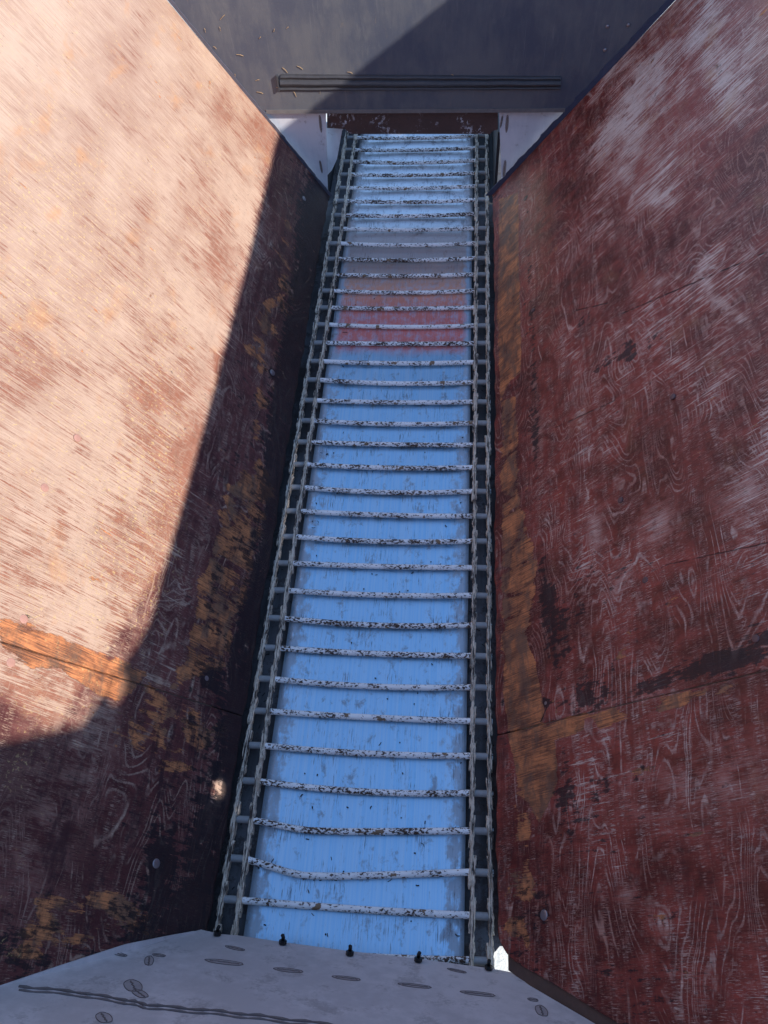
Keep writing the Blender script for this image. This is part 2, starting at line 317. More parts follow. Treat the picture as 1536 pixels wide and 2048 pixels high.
def lintel_mat():
    n = N('rusty_lintel_steel'); p = n.pos()
    g = n.noise(p, (8, 8, 8), 5, .6); f = n.noise(p, (90, 90, 90), 4, .65)
    c = n.mix(g, (.045, .026, .024), (.12, .070, .062)); c = n.mix(n.math('MULTIPLY', n.sstep(f, .5, .7), .5), c, (.04, .025, .022))
    wp = n.math('MULTIPLY', n.sstep(n.noise(p, (75, 75, 60), 4, .7, .3, (5, 5, 1)), .54, .58), n.sstep(n.noise(p, (7, 7, 9), 3, .6, 0, (1, 4, 2)), .44, .58))
    c = n.mix(wp, c, (.52, .54, .60)); n.set(Base_Color=c, Roughness=.55); n.bump(n.math('ADD', f, wp), .001, .7); return n.m

def ground_mat():
    n = N('pale_dusty_ground'); p = n.pos()
    a = n.noise(p, (2, 2, 2), 6, .6); b = n.noise(p, (30, 30, 30), 5, .7)
    n.set(Base_Color=n.mix(n.math('ADD', n.math('MULTIPLY', a, .6), n.math('MULTIPLY', b, .4)), (.60, .57, .48), (.80, .77, .68)), Roughness=.9); n.bump(b, .02, .6); return n.m

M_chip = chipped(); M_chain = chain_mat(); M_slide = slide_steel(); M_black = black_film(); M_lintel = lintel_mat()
M_white = painted('dull_white_sheet', (.62, .63, .68), (.50, .52, .58), .5, .4, (.16, .11, .09), .5, 18, 0, .66)
M_near = painted('grey_washed_sheet', (.46, .405, .40), (.60, .535, .53), .5, .4, (.15, .12, .11), .4, 11, 0, .60, (30, 5, 30))
M_weld = plain('weld_bead', (.13, .10, .095), .6); M_scorch = plain('weld_scorch', (.33, .28, .275), .6)
M_bolt = plain('zinc_bolt', (.30, .26, .27), .42, .7)
M_blackbolt = plain('black_oxide', (.014, .013, .014), .35, .4)
M_lane = painted('grimy_lane_steel', (.055, .052, .054), (.13, .13, .14), .55, .35, (.05, .035, .03), .8, 16, 0, .55, (40, 3, 6))
M_dark = plain('dark_steel', (.016, .016, .02), .6)  # near-black steel for outfeed cheeks and added sun-stop plates
M_roller = plain('worn_roller_steel', (.27, .265, .26), .55, .0)
M_seal = plain('slate_sealant', (.10, .10, .13), .5)
M_rust = plain('rusted_angle_iron', (.10, .06, .045), .7)
M_plyedge = plain('plywood_edge', (.22, .12, .07), .8)
M_debris = plain('dark_straw_bits', (.018, .015, .016), .8)
M_straw = plain('dry_straw', (.42, .28, .15), .8)
M_ground = ground_mat()

# ---------------------------------------------------------------- ground
bm = bmesh.new(); bmesh.ops.create_grid(bm, x_segments=2, y_segments=2, size=150, matrix=Matrix.Translation((0, 0, -.85)))
tag(from_bm('ground', bm, M_ground), 'pale sunlit ground seen through the small gap at the lower right corner', 'ground', kind='structure')

# ---------------------------------------------------------------- plywood walls
def smooth(x, a, b): t = np.clip((x - a) / (b - a), 0, 1); return t * t * (3 - 2 * t)
def poly_mask(fr, U, V, pix, soft):
    """mask of a stain or bare patch whose outline is pix, soft = edge width in metres"""
    pts = np.array([fr.px(*q) for q in pix]); n = len(pts); ins = np.zeros(U.shape, bool); dmin = np.full(U.shape, 9.0)
    for i in range(n):
        a, b = pts[i], pts[(i + 1) % n]; ab = b - a; t = np.clip(((U - a[0]) * ab[0] + (V - a[1]) * ab[1]) / (ab @ ab + 1e-12), 0, 1)
        dmin = np.minimum(dmin, np.hypot(U - a[0] - t * ab[0], V - a[1] - t * ab[1]))
        c = ((a[1] > V) != (b[1] > V)) & (U < (b[0] - a[0]) * (V - a[1]) / (b[1] - a[1] + 1e-12) + a[0]); ins ^= c
    return smooth(np.where(ins, dmin, -dmin), -soft, soft)
def spot(fr, U, V, x, y, ru, rv, amp=1.0):
    a, b = fr.px(x, y); return amp * np.exp(-(((U - a) / ru) ** 2 + ((V - b) / rv) ** 2))

def wall_panel(fr, y0, y1, vmax, masks, mat, parent, du=.005, thick=.018, bottom=None):
    nv = int(vmax / du) + 1; vs = np.linspace(0, vmax, nv)
    a = y0(vs); b = y1(vs); nu = int((b - a).max() / du) + 1
    t = np.linspace(0, 1, nu)[:, None]; U = a[None] * (1 - t) + b[None] * t; V = np.repeat(vs[None], nu, 0)
    if bottom is not None: V = V + bottom(U) * (1 - V / vmax)
    lowr = .0018 * np.sin(U * 2.3 + V * 3) * 1.5 + .0012 * np.sin(U * 7.1 - V * 4)
    P = fr.o + U[..., None] * fr.u + V[..., None] * fr.v + lowr[..., None] * fr.n
    F = P.reshape(-1, 3); idx = np.arange(nu * nv).reshape(nu, nv)
    ring = np.concatenate([idx[:, 0], idx[-1, 1:], idx[-2::-1, -1], idx[0, -2:0:-1]])
    B = F[ring] - fr.n * thick; nf = len(F); nb = len(ring)
    verts = np.vstack([F, B])
    q = np.stack([idx[:-1, :-1], idx[1:, :-1], idx[1:, 1:], idx[:-1, 1:]], -1).reshape(-1, 4)
    flip = np.dot(np.cross(fr.u, fr.v), fr.n) < 0
    faces = q[:, ::-1].tolist() if flip else q.tolist()
    bi = nf + np.arange(nb)
    for i in range(nb):
        j = (i + 1) % nb; f = [int(ring[i]), int(bi[i]), int(bi[j]), int(ring[j])]; faces.append(f[::-1] if flip else f)
    bk = bi.tolist(); faces.append(bk if flip else bk[::-1])
    me = bpy.data.meshes.new('panel'); me.from_pydata(verts.tolist(), [], faces)
    uvl = me.uv_layers.new(name='uv'); UVv = np.vstack([np.stack([U, V], -1).reshape(-1, 2), np.stack([U, V], -1).reshape(-1, 2)[ring]])
    li = np.zeros(len(me.loops), int); me.loops.foreach_get('vertex_index', li); uvl.data.foreach_set('uv', UVv[li].ravel().astype(np.float32))
    ms = masks(U, V)
    for k, arr in ms.items():
        at_ = me.attributes.new(k, 'FLOAT', 'POINT'); x = arr.reshape(-1); at_.data.foreach_set('value', np.concatenate([x, x[ring]]).astype(np.float32))
    o = link('panel', me, mat, parent); sm = [True] * len(q) + [False] * (nb + 1); me.polygons.foreach_set('use_smooth', sm)
    return o
def flat_panel(fr, outline, holes, mat, parent, thick=.018, name='panel', y0off=0.0):
    loops = [[Vector((u, v, 0)) for u, v in L_] for L_ in [outline] + holes]; flat = [p for L_ in loops for p in L_]
    tris = tessellate_polygon(loops); bm = bmesh.new()
    A = [bm.verts.new(fr.P(p.x, p.y, y0off)) for p in flat]; Bv = [bm.verts.new(fr.P(p.x, p.y, y0off - thick)) for p in flat]
    for t in tris:
        bm.faces.new([A[i] for i in t]); bm.faces.new([Bv[i] for i in t][::-1])
    k = 0
    for L_ in loops:
        for i in range(len(L_)): j = (i + 1) % len(L_); bm.faces.new((A[k + i], Bv[k + i], Bv[k + j], A[k + j]))
        k += len(L_)
    return from_bm(name, bm, mat, parent)

def bolt_on(fr, x, y, parent, r=.0115, flat=False, mat=None):
    u, v = fr.px(x, y); bm = bmesh.new(); dome(bm, fr.P(u, v, .0), fr.n, r, .0035 if not flat else .0012)
    return from_bm('bolt_head', bm, mat or M_bolt, parent, True)

# --- left wall
lseam = (FL.px(0, 1283), FL.px(475, 1430))
def lin(p, q): return lambda v: p[0] + (q[0] - p[0]) * (v - p[1]) / (q[1] - p[1])
sL = lin(*lseam)
def isect_near(fr): # wall/near-plate junction u as function of v
    def f(v):
        v = np.asarray(v, float); base = fr.o[None] + v[..., None].reshape(-1, 1) * fr.v; t = ((NP[0] - base) @ NP[1]) / (fr.u @ NP[1]); return t.reshape(v.shape)
    return f
nL = isect_near(FL); nR = isect_near(FR)
endL = lambda v: (YF - (FL.o[1] + v * FL.v[1])) / FL.u[1]
endR = lambda v: (YF - (FR.o[1] + v * FR.v[1])) / FR.u[1]
def masksL(U, V):
    wear_sun = .20 + .24 * smooth(V - .20 * (1 - smooth(U, .15, .95)), .335, .40) + .16 * smooth(V, .5, 1.1) + .10 * smooth(U, .5, 2.4) * smooth(V, .3, .5)  # besides worn film, ramp follows the shadow edge: sunlit side painted paler
    wear_sun += -.30 * (1 - smooth(V, .12, .36))
    wear_sun = np.where(U < sL(V), wear_sun - .42 + .40 * smooth(U - .35 * (V - .4), .08, .25) * smooth(V, .3, .5), wear_sun)  # below the seam only the sunlit corner is kept pale
    bare = .64 * poly_mask(FL, U, V, [(455, 970), (520, 900), (545, 985), (500, 1170), (450, 1330), (350, 1375), (395, 1180), (430, 1060)], .03)
    bare += .9 * poly_mask(FL, U, V, [(0, 1235), (130, 1275), (250, 1330), (290, 1345), (230, 1400), (120, 1345), (0, 1315)], .022)
    bare += .42 * poly_mask(FL, U, V, [(250, 1350), (440, 1420), (460, 1510), (330, 1560), (210, 1480)], .03)
    bare += .44 * poly_mask(FL, U, V, [(60, 1790), (250, 1780), (330, 1840), (200, 1900), (20, 1930)], .025)
    bare += .38 * poly_mask(FL, U, V, [(540, 560), (580, 400), (600, 520), (560, 760), (520, 900), (500, 880)], .025)
    bare += .44 * poly_mask(FL, U, V, [(525, 600), (545, 600), (520, 740), (485, 700)], .02)
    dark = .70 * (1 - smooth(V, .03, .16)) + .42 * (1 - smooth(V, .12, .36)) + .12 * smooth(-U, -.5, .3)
    dark += spot(FL, U, V, 300, 1850, .12, .12, .5) + spot(FL, U, V, 30, 1900, .1, .18, .5) + spot(FL, U, V, 430, 1180, .22, .03, .4) + spot(FL, U, V, 318, 1715, .06, .04, .8) + spot(FL, U, V, 415, 1350, .05, .04, .6)
    dark += spot(FL, U, V, 570, 700, .4, .05, .35) + spot(FL, U, V, 610, 430, .3, .05, .5) - bare * .35 - .25 * smooth(V, .45, .7) - spot(FL, U, V, 435, 1578, .03, .03, .9)  # last term thins the dirt to brighten the sun spot
    for bx, by in ((412, 1357), (381, 1442), (312, 1727), (545, 745), (608, 397), (48, 1238)): dark += spot(FL, U, V, bx, by, .017, .017, .8)
    lich = .55 * smooth(V, .3, .6) * np.ones_like(U) + spot(FL, U, V, 120, 500, .4, .2, .4) + spot(FL, U, V, 330, 1180, .3, .15, .5) + spot(FL, U, V, 350, 900, .5, .2, .4)
    pale = spot(FL, U, V, 530, 690, .1, .03, .9) + spot(FL, U, V, 250, 1210, .12, .07, .7) + spot(FL, U, V, 200, 1440, .1, .05, .7) + spot(FL, U, V, 430, 1590, .12, .04, .5) + spot(FL, U, V, 90, 1600, .2, .12, .35) + spot(FL, U, V, 435, 1578, .03, .03, 1.4)  # last term paints the sun spot paler
    pale += spot(FL, U, V, 60, 1250, .06, .08, .5)
    fig = np.full_like(U, .55) + .45 * (1 - smooth(V, .3, .6))
    return dict(wear_sun=wear_sun, bare=bare, dark=dark, lichen=lich, pale=pale, figure=fig)
mat_L = plywood('red_film_plywood_sun_pale', (1.3, 5.2, 0), (.085, .026, .026), (.19, .060, .052), (.37, .225, .16), (.50, .345, .255), pale_film=(.32, .135, .085))  # sunlit side lightened by colour, on top of worn streaks
wl = empty('plywood_wall', (-.36, 0, .05), 'left sloping red plywood wall, worn pink, half in sun and coloured paler there, dark along its foot', 'wall')
gap = .0015
rag = lambda U: .004 * np.sin(U * 9) * np.sin(U * 23 + 1) + .002 * np.sin(U * 71)
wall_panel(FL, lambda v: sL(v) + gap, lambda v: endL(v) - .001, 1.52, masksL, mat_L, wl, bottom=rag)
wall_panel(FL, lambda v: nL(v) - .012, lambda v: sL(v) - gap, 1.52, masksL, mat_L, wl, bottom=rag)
topv = lambda fr, z: (z - fr.o[2]) / fr.v[2]
vt = topv(FL, 2.17); v0 = 1.523
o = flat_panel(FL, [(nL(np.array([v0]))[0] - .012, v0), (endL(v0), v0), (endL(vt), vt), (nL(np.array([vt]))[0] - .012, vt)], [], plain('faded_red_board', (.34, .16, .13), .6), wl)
for x, y in ((412, 1357), (381, 1442), (312, 1727), (545, 745), (608, 397)): bolt_on(FL, x, y, wl)
M_sunk = plain('painted_bolt_head', (.42, .22, .17), .6)
for x, y in ((48, 1238), (22, 1325), (155, 876), (90, 975)): bolt_on(FL, x, y, wl, .0105, True, M_sunk)

# --- right wall
rseam = (FR.px(1010, 1468), FR.px(1536, 1340)); sR = lin(*rseam)
def masksR(U, V):
    wear_sun = .08 + .20 * smooth(V, .25, .8) * smooth(U, 1.0, 2.4) + .09 * smooth(V, .6, 1.0) - .25 * (1 - smooth(V, .05, .2)) - .02
    wear_sun += spot(FR, U, V, 1250, 330, .4, .25, .16) + spot(FR, U, V, 1180, 880, .3, .12, .12) + spot(FR, U, V, 1480, 700, .3, .2, .15)
    bare = 1.25 * poly_mask(FR, U, V, [(1000, 400), (1036, 385), (1036, 520), (1040, 680), (1038, 745), (1018, 760), (1000, 800), (995, 600)], .010)
    bare += 1.25 * poly_mask(FR, U, V, [(1012, 1275), (1050, 1275), (1075, 1340), (1088, 1420), (1085, 1448), (1018, 1462), (1008, 1380)], .010)
    bare += .72 * poly_mask(FR, U, V, [(1000, 800), (1030, 790), (1040, 1000), (1075, 1130), (1055, 1280), (1005, 1300)], .02)
    bare += 1.25 * poly_mask(FR, U, V, [(1020, 1470), (1170, 1432), (1170, 1460), (1110, 1480), (1120, 1560), (1080, 1640), (1040, 1560)], .015)
    bare += .45 * poly_mask(FR, U, V, [(1010, 1560), (1060, 1560), (1070, 1800), (1060, 1900), (1010, 1860)], .02)
    bare += .55 * poly_mask(FR, U, V, [(1170, 1430), (1536, 1345), (1536, 1365), (1200, 1460)], .012)
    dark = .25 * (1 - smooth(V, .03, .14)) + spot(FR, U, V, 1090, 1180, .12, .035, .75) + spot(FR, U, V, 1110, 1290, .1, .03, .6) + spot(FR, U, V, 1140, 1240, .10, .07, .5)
    dark += spot(FR, U, V, 1180, 1380, .06, .07, .85) + spot(FR, U, V, 1300, 1370, .025, .12, .85) + spot(FR, U, V, 1440, 1325, .03, .1, .9) + spot(FR, U, V, 1500, 1290, .05, .08, .5)
    dark += spot(FR, U, V, 1255, 705, .05, .045, 1.0) + spot(FR, U, V, 1200, 735, .03, .04, .6) + spot(FR, U, V, 1165, 640, .03, .05, .5) + spot(FR, U, V, 1310, 680, .03, .04, .5)
    dark += spot(FR, U, V, 1130, 1560, .08, .04, .55) + spot(FR, U, V, 1210, 1560, .03, .03, .7) + spot(FR, U, V, 1190, 1640, .07, .05, .45) + spot(FR, U, V, 1060, 1850, .12, .05, .6) + spot(FR, U, V, 1130, 1660, .1, .05, .4)
    dark += spot(FR, U, V, 1060, 560, .8, .018, .45) + spot(FR, U, V, 1065, 830, .3, .03, .5) + spot(FR, U, V, 1300, 2000, .15, .15, .3) + spot(FR, U, V, 1240, 1120, .1, .12, .25) - .35 * np.clip(bare, 0, 1)
    for bx, by in ((1093, 1407), (1098, 1490), (1088, 1830), (1050, 398), (1065, 620)): dark += spot(FR, U, V, bx, by, .018, .018, .8)
    lich = spot(FR, U, V, 1470, 520, .3, .15, .4)
    pale = poly_mask(FR, U, V, [(1395, 545), (1412, 548), (1440, 590), (1500, 640), (1510, 665), (1480, 650), (1420, 600)], .008) * 1.1
    pale += spot(FR, U, V, 1075, 870, .08, .025, .6) + spot(FR, U, V, 1190, 1060, .06, .03, .8) + spot(FR, U, V, 1315, 1050, .06, .05, .7) + spot(FR, U, V, 1240, 1170, .05, .04, .5) + spot(FR, U, V, 1500, 980, .1, .08, .6)
    pale += spot(FR, U, V, 1230, 1420, .05, .2, .25) + spot(FR, U, V, 1450, 420, .12, .2, .2) + spot(FR, U, V, 1255, 1785, .03, .02, .6) + spot(FR, U, V, 1247, 575, .02, .02, .9) + spot(FR, U, V, 1318, 565, .02, .02, .9) + spot(FR, U, V, 1230, 410, .3, .14, .2)
    pale += spot(FR, U, V, 1420, 1570, .06, .2, .35)
    fig = .9 - .35 * smooth(U, 1.9, 2.6)
    return dict(wear_sun=wear_sun, bare=bare, dark=dark, lichen=lich, pale=pale, figure=fig)
c1 = FR.px(1240, 628) + FR.px(1536, 503); c2 = FR.px(1330, 1130) + FR.px(1536, 1085); c3 = FR.px(1110, 855) + FR.px(1230, 800); c4 = FR.px(1150, 620) + FR.px(1215, 605)
c5 = FR.px(1083, 1445) + FR.px(1096, 1415)
mat_R = plywood('red_film_plywood', (7.7, 2.1, 0), (.105, .020, .015), (.34, .068, .048), (.42, .21, .155), (.68, .51, .42), pale_film=(.34, .095, .07), smudge=.34,
                lines=[(*c1, .003, .9), (*c2, .0022, .7), (*c3, .003, .7), (*c4, .003, .8), (*c5, .003, .9)])
wr = empty('plywood_wall', (.367, 0, .05), 'right sloping dark red plywood wall wholly in shade, orange bare wood at its foot', 'wall')
def nearR(v): return -.081 - .37 * v + .031 * np.exp(-v / .018)
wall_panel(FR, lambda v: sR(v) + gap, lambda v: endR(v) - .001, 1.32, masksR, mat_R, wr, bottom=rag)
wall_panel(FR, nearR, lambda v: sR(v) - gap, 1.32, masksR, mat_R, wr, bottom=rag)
# upper right board: its top edge throws the shadow line; two added holes, shaped along the sun rays, let sun spots through
def along_sun(x, y, pl):
    P = at(x, y, LW); s = np.array(SUN); t = np.dot(pl[0] - P, pl[1]) / np.dot(s, pl[1]); return P + t * s
def top_uv(x, y): return FR.uv(along_sun(x, y, RW))
v0 = 1.323; far = top_uv(545, 300)
out = [(float(nR(np.array([v0]))[0]) - .012, v0), (endR(v0), v0), (endR(far[1]), top_uv(450, 700)[1] + .0)]
for q in ((487, 560), (450, 700), (385, 940), (300, 1240), (272, 1290)): out.append(top_uv(*q))
kk = top_uv(165, 1445)
out += [kk, (float(nR(np.array([kk[1]]))[0]) - .012, kk[1])]
def sun_spot_hole(x, y, rx, ry, tilt=0, k=16): return [tuple(map(float, top_uv(x + rx * math.cos(t) + tilt * math.sin(t), y + ry * math.sin(t)))) for t in (2 * math.pi * i / k for i in range(k))]
flat_panel(FR, out, [sun_spot_hole(435, 1578, 14, 18), sun_spot_hole(233, 1374, 17, 33, -6)], plain('dark_red_board', (.22, .08, .07), .6), wr, .002)  # darker red than the left upper board
for x, y in ((1093, 1407), (1098, 1490), (1088, 1830)): bolt_on(FR, x, y, wr, .012)
for x, y in ((1050, 398), (1065, 620), (1511, 1277), (1383, 520), (1345, 793), (1240, 1000), (1290, 1160)): bolt_on(FR, x, y, wr, .0085, True, plain('rusted_screw_head', (.12, .06, .06), .5) if x == 1050 else bpy.data.materials['rusted_screw_head'])

# ---------------------------------------------------------------- front black board
def wx(fr, z):  # inner face x of a slope at the front wall
    v = (z - fr.o[2]) / fr.v[2]; e = (endL if fr is FL else endR)(v); return fr.P(e, v)[0]
zb, zt = .425, 1.03
fb = empty('front_board', (0, YF, zb), 'black film-faced board closing the far end, half in sun, ribbed rail along its lower edge', 'board')
bm = bmesh.new(); prism(bm, [(wx(FL, zb) - .002, YF, zb + .006), (wx(FR, zb) + .002, YF, zb - .006), (wx(FR, zt) + .002, YF, zt), (wx(FL, zt) - .002, YF, zt)], (0, .018, 0))
from_bm('panel', bm, M_black, fb)
A = at(560, 181, FP); B = at(1121, 178, FP); C_ = at(1121, 152, FP); D = at(562, 148, FP)
bm = bmesh.new(); prism(bm, [A, B, C_, D], (0, -.004, 0))
for f, w in ((.12, .006), (.5, .012), (.86, .006)):
    p = A + (D - A) * f; q = B + (C_ - B) * f; n_ = 24
    tube(bm, [p + (q - p) * i / n_ + np.array([0, -.004, .0008 * math.sin(i * 1.7)]) for i in range(n_ + 1)], w, 8)
box(bm, A - np.array([.004, .014, -.004]), (.006, 0, 0), (0, .012, 0), (0, 0, .06))
from_bm('ribbed_rail', bm, plain('dark_painted_rail', (.055, .055, .062), .45), fb)
for x, y in ((1215, 53), (1257, 50), (1210, 100)):
    bm = bmesh.new(); dome(bm, at(x, y, FP), (0, -1, 0), .007, .005); from_bm('rivet', bm, M_bolt, fb, True)
bm = bmesh.new()
for i, (x, y) in enumerate([(520, 75), (548, 60), (515, 160), (520, 185), (430, 95), (440, 57), (575, 55), (445, 34), (600, 135), (905, 150), (900, 165), (570, 140), (555, 175), (590, 188), (640, 183), (470, 150), (480, 110), (410, 60), (700, 145)]):
    p = at(x, y, FP) + np.array([0, -.002, 0]); a = random.uniform(0, 3.1); L_ = random.uniform(.008, .03); d = np.array([math.cos(a), 0, math.sin(a)]) * L_
    tube(bm, [p - d * .5, p + np.array([.002, -.002, .003]), p + d * .5], .0011, 5)
from_bm('stuck_straw', bm, M_straw, fb)['kind'] = 'stuff'

bm = bmesh.new(); box(bm, (wx(FL, zb) + .02, YF - .004, zb - .002), (wx(FR, zb) - wx(FL, zb) - .05, 0, -.012), (0, .003, 0), (0, 0, .016)); from_bm('lower_trim', bm, plain('worn_trim', (.16, .15, .15), .5), fb)
# edge strips between board and slopes
def strip(name, fr, pts, w, mat, parent, d=.004):
    bm = bmesh.new(); P = [np.array(p) for p in pts]; n_ = 60; L_ = []
    for i in range(n_ + 1):
        t = i / n_ * (len(P) - 1); k = min(int(t), len(P) - 2); L_.append(P[k] + (P[k + 1] - P[k]) * (t - k))
    for side in (1,):
        up = []; dn = []
        for i, p in enumerate(L_):
            ww = w * (1 + .35 * math.sin(i * 1.9) * math.sin(i * .7 + 2))
            up.append(p + fr.n * d); dn.append(p + fr.n * d - fr.u * ww)
        a = [bm.verts.new(q) for q in up]; b = [bm.verts.new(q) for q in dn]; c = [bm.verts.new(q - fr.n * d * 1.2) for q in dn]; e = [bm.verts.new(q - fr.n * d * 1.2) for q in up]
        for i in range(n_):
            for s_, t_ in ((a, b), (b, c), (c, e), (e, a)): bm.faces.new((s_[i], t_[i], t_[i + 1], s_[i + 1]))
        bm.faces.new((a[0], b[0], c[0], e[0])); bm.faces.new((a[-1], e[-1], c[-1], b[-1]))
    return from_bm(name, bm, mat, parent)
def jn(fr, z): v = (z - fr.o[2]) / fr.v[2]; return fr.P((endL if fr is FL else endR)(v), v)
def edge_strip(fr, w, mat, label):
    r = random.Random(3); bm = bmesh.new(); n_ = 90; A_ = []; B_ = []
    for i in range(n_ + 1):
        z = .035 + (1.03 - .035) * i / n_; p = jn(fr, z); sg = 1 if fr is FL else -1; ww = w * (1 + .18 * math.sin(i * .9) * math.sin(i * .37 + 2) + r.uniform(-.10, .10))
        A_.append(np.array([p[0] - sg * .004, YF - .003, z])); B_.append(np.array([p[0] + sg * ww, YF - .003, z - .2 * ww]))
    for off in (0, 1):
        pass
    f = [bm.verts.new(q) for q in A_]; g = [bm.verts.new(q) for q in B_]; f2 = [bm.verts.new(q + np.array([0, .0027, 0])) for q in A_]; g2 = [bm.verts.new(q + np.array([0, .0027, 0])) for q in B_]
    for i in range(n_):
        for s_, t_ in ((f, g), (g, g2), (g2, f2), (f2, f)): bm.faces.new((s_[i], t_[i], t_[i + 1], s_[i + 1]))
    tag(from_bm('edge_strip', bm, mat), label, 'strip')
edge_strip(FL, .013, M_seal, 'thin ragged grey strip sealing the left plywood wall to the black board')
edge_strip(FR, .030, plain('navy_strip', (.05, .06, .10), .5), 'wide slate strip sealing the right plywood wall to the black board')

# white corner sheets under the board
def weld_oval(c, ax, ay, nrm, L_, W_, parent, style=0):
    """a stitch of weld: flat oval bead with scorched middle line"""
    bm = bmesh.new(); k = 26; c = np.array(c); ax = ax / np.linalg.norm(ax); ay = ay / np.linalg.norm(ay)
    ring = [c + nrm * .0008 + ax * L_ * .5 * math.cos(2 * math.pi * i / k) * (1 + .06 * math.sin(i * 5)) + ay * W_ * .5 * math.copysign(abs(math.sin(2 * math.pi * i / k)) ** .8, math.sin(2 * math.pi * i / k)) for i in range(k + 1)]
    cv = bm.verts.new(c + nrm * .0007); rv = [bm.verts.new(q - nrm * .0003) for q in ring[:-1]]
    for i in range(k): bm.faces.new((cv, rv[i], rv[(i + 1) % k])).material_index = 1
    tube(bm, ring, .0008, 5); tube(bm, [c + nrm * .0006 + ax * L_ * (i / 8 - .5) * .78 + ay * W_ * .05 * math.sin(i * 2.4) for i in range(9)], .0018, 5)
    o = from_bm('weld_mark', bm, M_weld, parent); o.data.materials.append(M_scorch); return o
def corner_sheet(pix, label, marks):
    P = (np.array([0, YF + .022, 0]), np.array([0, 1., 0])); bm = bmesh.new()
    prism(bm, [at(x, y, P) for x, y in pix], (0, .004, 0)); o = tag(from_bm('corner_sheet', bm, M_white), label, 'metal sheet')
    for x, y, L_, W_, a in marks:
        m = weld_oval(at(x, y, P), np.array([math.sin(a), 0, math.cos(a)]), np.array([math.cos(a), 0, -math.sin(a)]), np.array([0, -1., 0]), L_, W_, None)
        m.parent = o
    return o
corner_sheet([(500, 195), (651, 195), (653, 300), (656, 388), (600, 330), (530, 240)], 'white triangular sheet under the left end of the black board, one corner sunlit', [(641, 247, .075, .010, .02), (642, 333, .06, .009, -.05)])
corner_sheet([(997, 195), (1165, 195), (1080, 310), (1004, 392), (1002, 330)], 'white triangular sheet under the right end of the black board, wholly in shade', [(1014, 247, .075, .011, 0), (1009, 338, .085, .012, .02), (1003, 243, .05, .007, .1), (999, 373, .03, .01, 0)])

# lintel
P = (np.array([0, YF + .012, 0]), np.array([0, 1., 0])); P = (np.array([0, YF + .03, 0]), np.array([0, 1., 0]))
bm = bmesh.new(); prism(bm, [at(x, y, P) for x, y in ((654, 200), (996, 200), (996, 259), (985, 262), (980, 268), (700, 268), (690, 258), (654, 256))], (0, .02, 0))
tag(from_bm('lintel_plate', bm, M_lintel), 'rusty brown lintel plate with white paint splashes over the far opening', 'metal plate')

# outfeed beyond the lintel
bm = bmesh.new(); box(bm, (-.395, YF + .06, -.05), (.012, 0, 0), (0, 1.3, 0), (0, 0, .24)); tag(from_bm('outfeed_cheek', bm, M_dark), 'dark side plate left of the conveyor beyond the lintel', 'metal plate')
bm = bmesh.new(); box(bm, (.372, YF + .03, -.05), (.012, 0, 0), (0, 1.3, 0), (0, 0, .36)); tag(from_bm('outfeed_cheek', bm, M_dark), 'dark side plate right of the conveyor beyond the lintel', 'metal plate')
P = (np.array([0, YF + .07, 0]), np.array([0, 1., 0]))
bm = bmesh.new(); prism(bm, [at(x, y, P) for x, y in ((652, 245), (692, 245), (684, 262), (674, 318), (664, 340), (655, 350))], (0, .006, 0))
tag(from_bm('chain_guard', bm, M_white), 'small pale tapered guard plate standing behind the left white sheet', 'guard')

# ---------------------------------------------------------------- floor sheets
bm = bmesh.new()
pts = [(-.43, -.30), (.335, -.30), (.335, -.088), (.358, -.072), (.368, -.060), (.42, -.056), (.42, 4.3), (-.43, 4.3)]
prism(bm, [(x, y, -.034) for x, y in pts], (0, 0, -.004))
tag(from_bm('trough_sheet', bm, M_lane), 'grimy blue-grey trough sheet showing between and outside the chains', 'metal sheet')
bm = bmesh.new(); box(bm, (.418, -.02, -.05), (.004, 0, 0), (0, 2.91, 0), (0, 0, .135)); box(bm, (-.432, -.3, -.05), (.004, 0, 0), (0, 3.19, 0), (0, 0, .16))  # unseen closing plates added to stop sun leaking under the walls
box(bm, (-.66, -.33, -.05), (1.66, 0, 0), (0, .004, 0), (0, 0, .62))  # unseen tail plate added to block sun from behind the near sheet
fl = from_bm('sun_stop_plates', bm, M_dark, bpy.data.objects['trough_sheet'])
nx, ny = 28, 900; xs = np.linspace(-.277, .279, nx); ys = np.linspace(-.3, 4.25, ny)
X, Y = np.meshgrid(xs, ys, indexing='ij')
Z = -.0128 + .00045 * np.sin(Y * 5.3 + X * 2) * np.sin(X * 3 + 1) + .0003 * np.sin(Y * 13 + 2) + .00035 * smooth(Y, 2.0, 2.6) * np.sin(Y * 2 * math.pi / .1)
Z -= .006 * (X / .28) ** 2 * smooth(Y, 2.3, 3.0) 
verts = np.stack([X, Y, Z], -1).reshape(-1, 3); idx = np.arange(nx * ny).reshape(nx, ny)
q = np.stack([idx[:-1, :-1], idx[1:, :-1], idx[1:, 1:], idx[:-1, 1:]], -1).reshape(-1, 4).tolist()
ring = np.concatenate([idx[:, 0], idx[-1, 1:], idx[-2::-1, -1], idx[0, -2:0:-1]]); nb = len(ring); bi = nx * ny + np.arange(nb)
verts = np.vstack([verts, verts[ring] - np.array([0, 0, .012])])
for i in range(nb): j = (i + 1) % nb; q.append([int(ring[i]), int(bi[i]), int(bi[j]), int(ring[j])])
me = bpy.data.meshes.new('slide_sheet'); me.from_pydata(verts.tolist(), [], q)
uvl = me.uv_layers.new(name='uv'); li = np.zeros(len(me.loops), int); me.loops.foreach_get('vertex_index', li)
uvl.data.foreach_set('uv', verts[li][:, [1, 0]].ravel().astype(np.float32))
o = link('slide_sheet', me, M_slide); me.polygons.foreach_set('use_smooth', [i < (nx - 1) * (ny - 1) for i in range(len(q))])
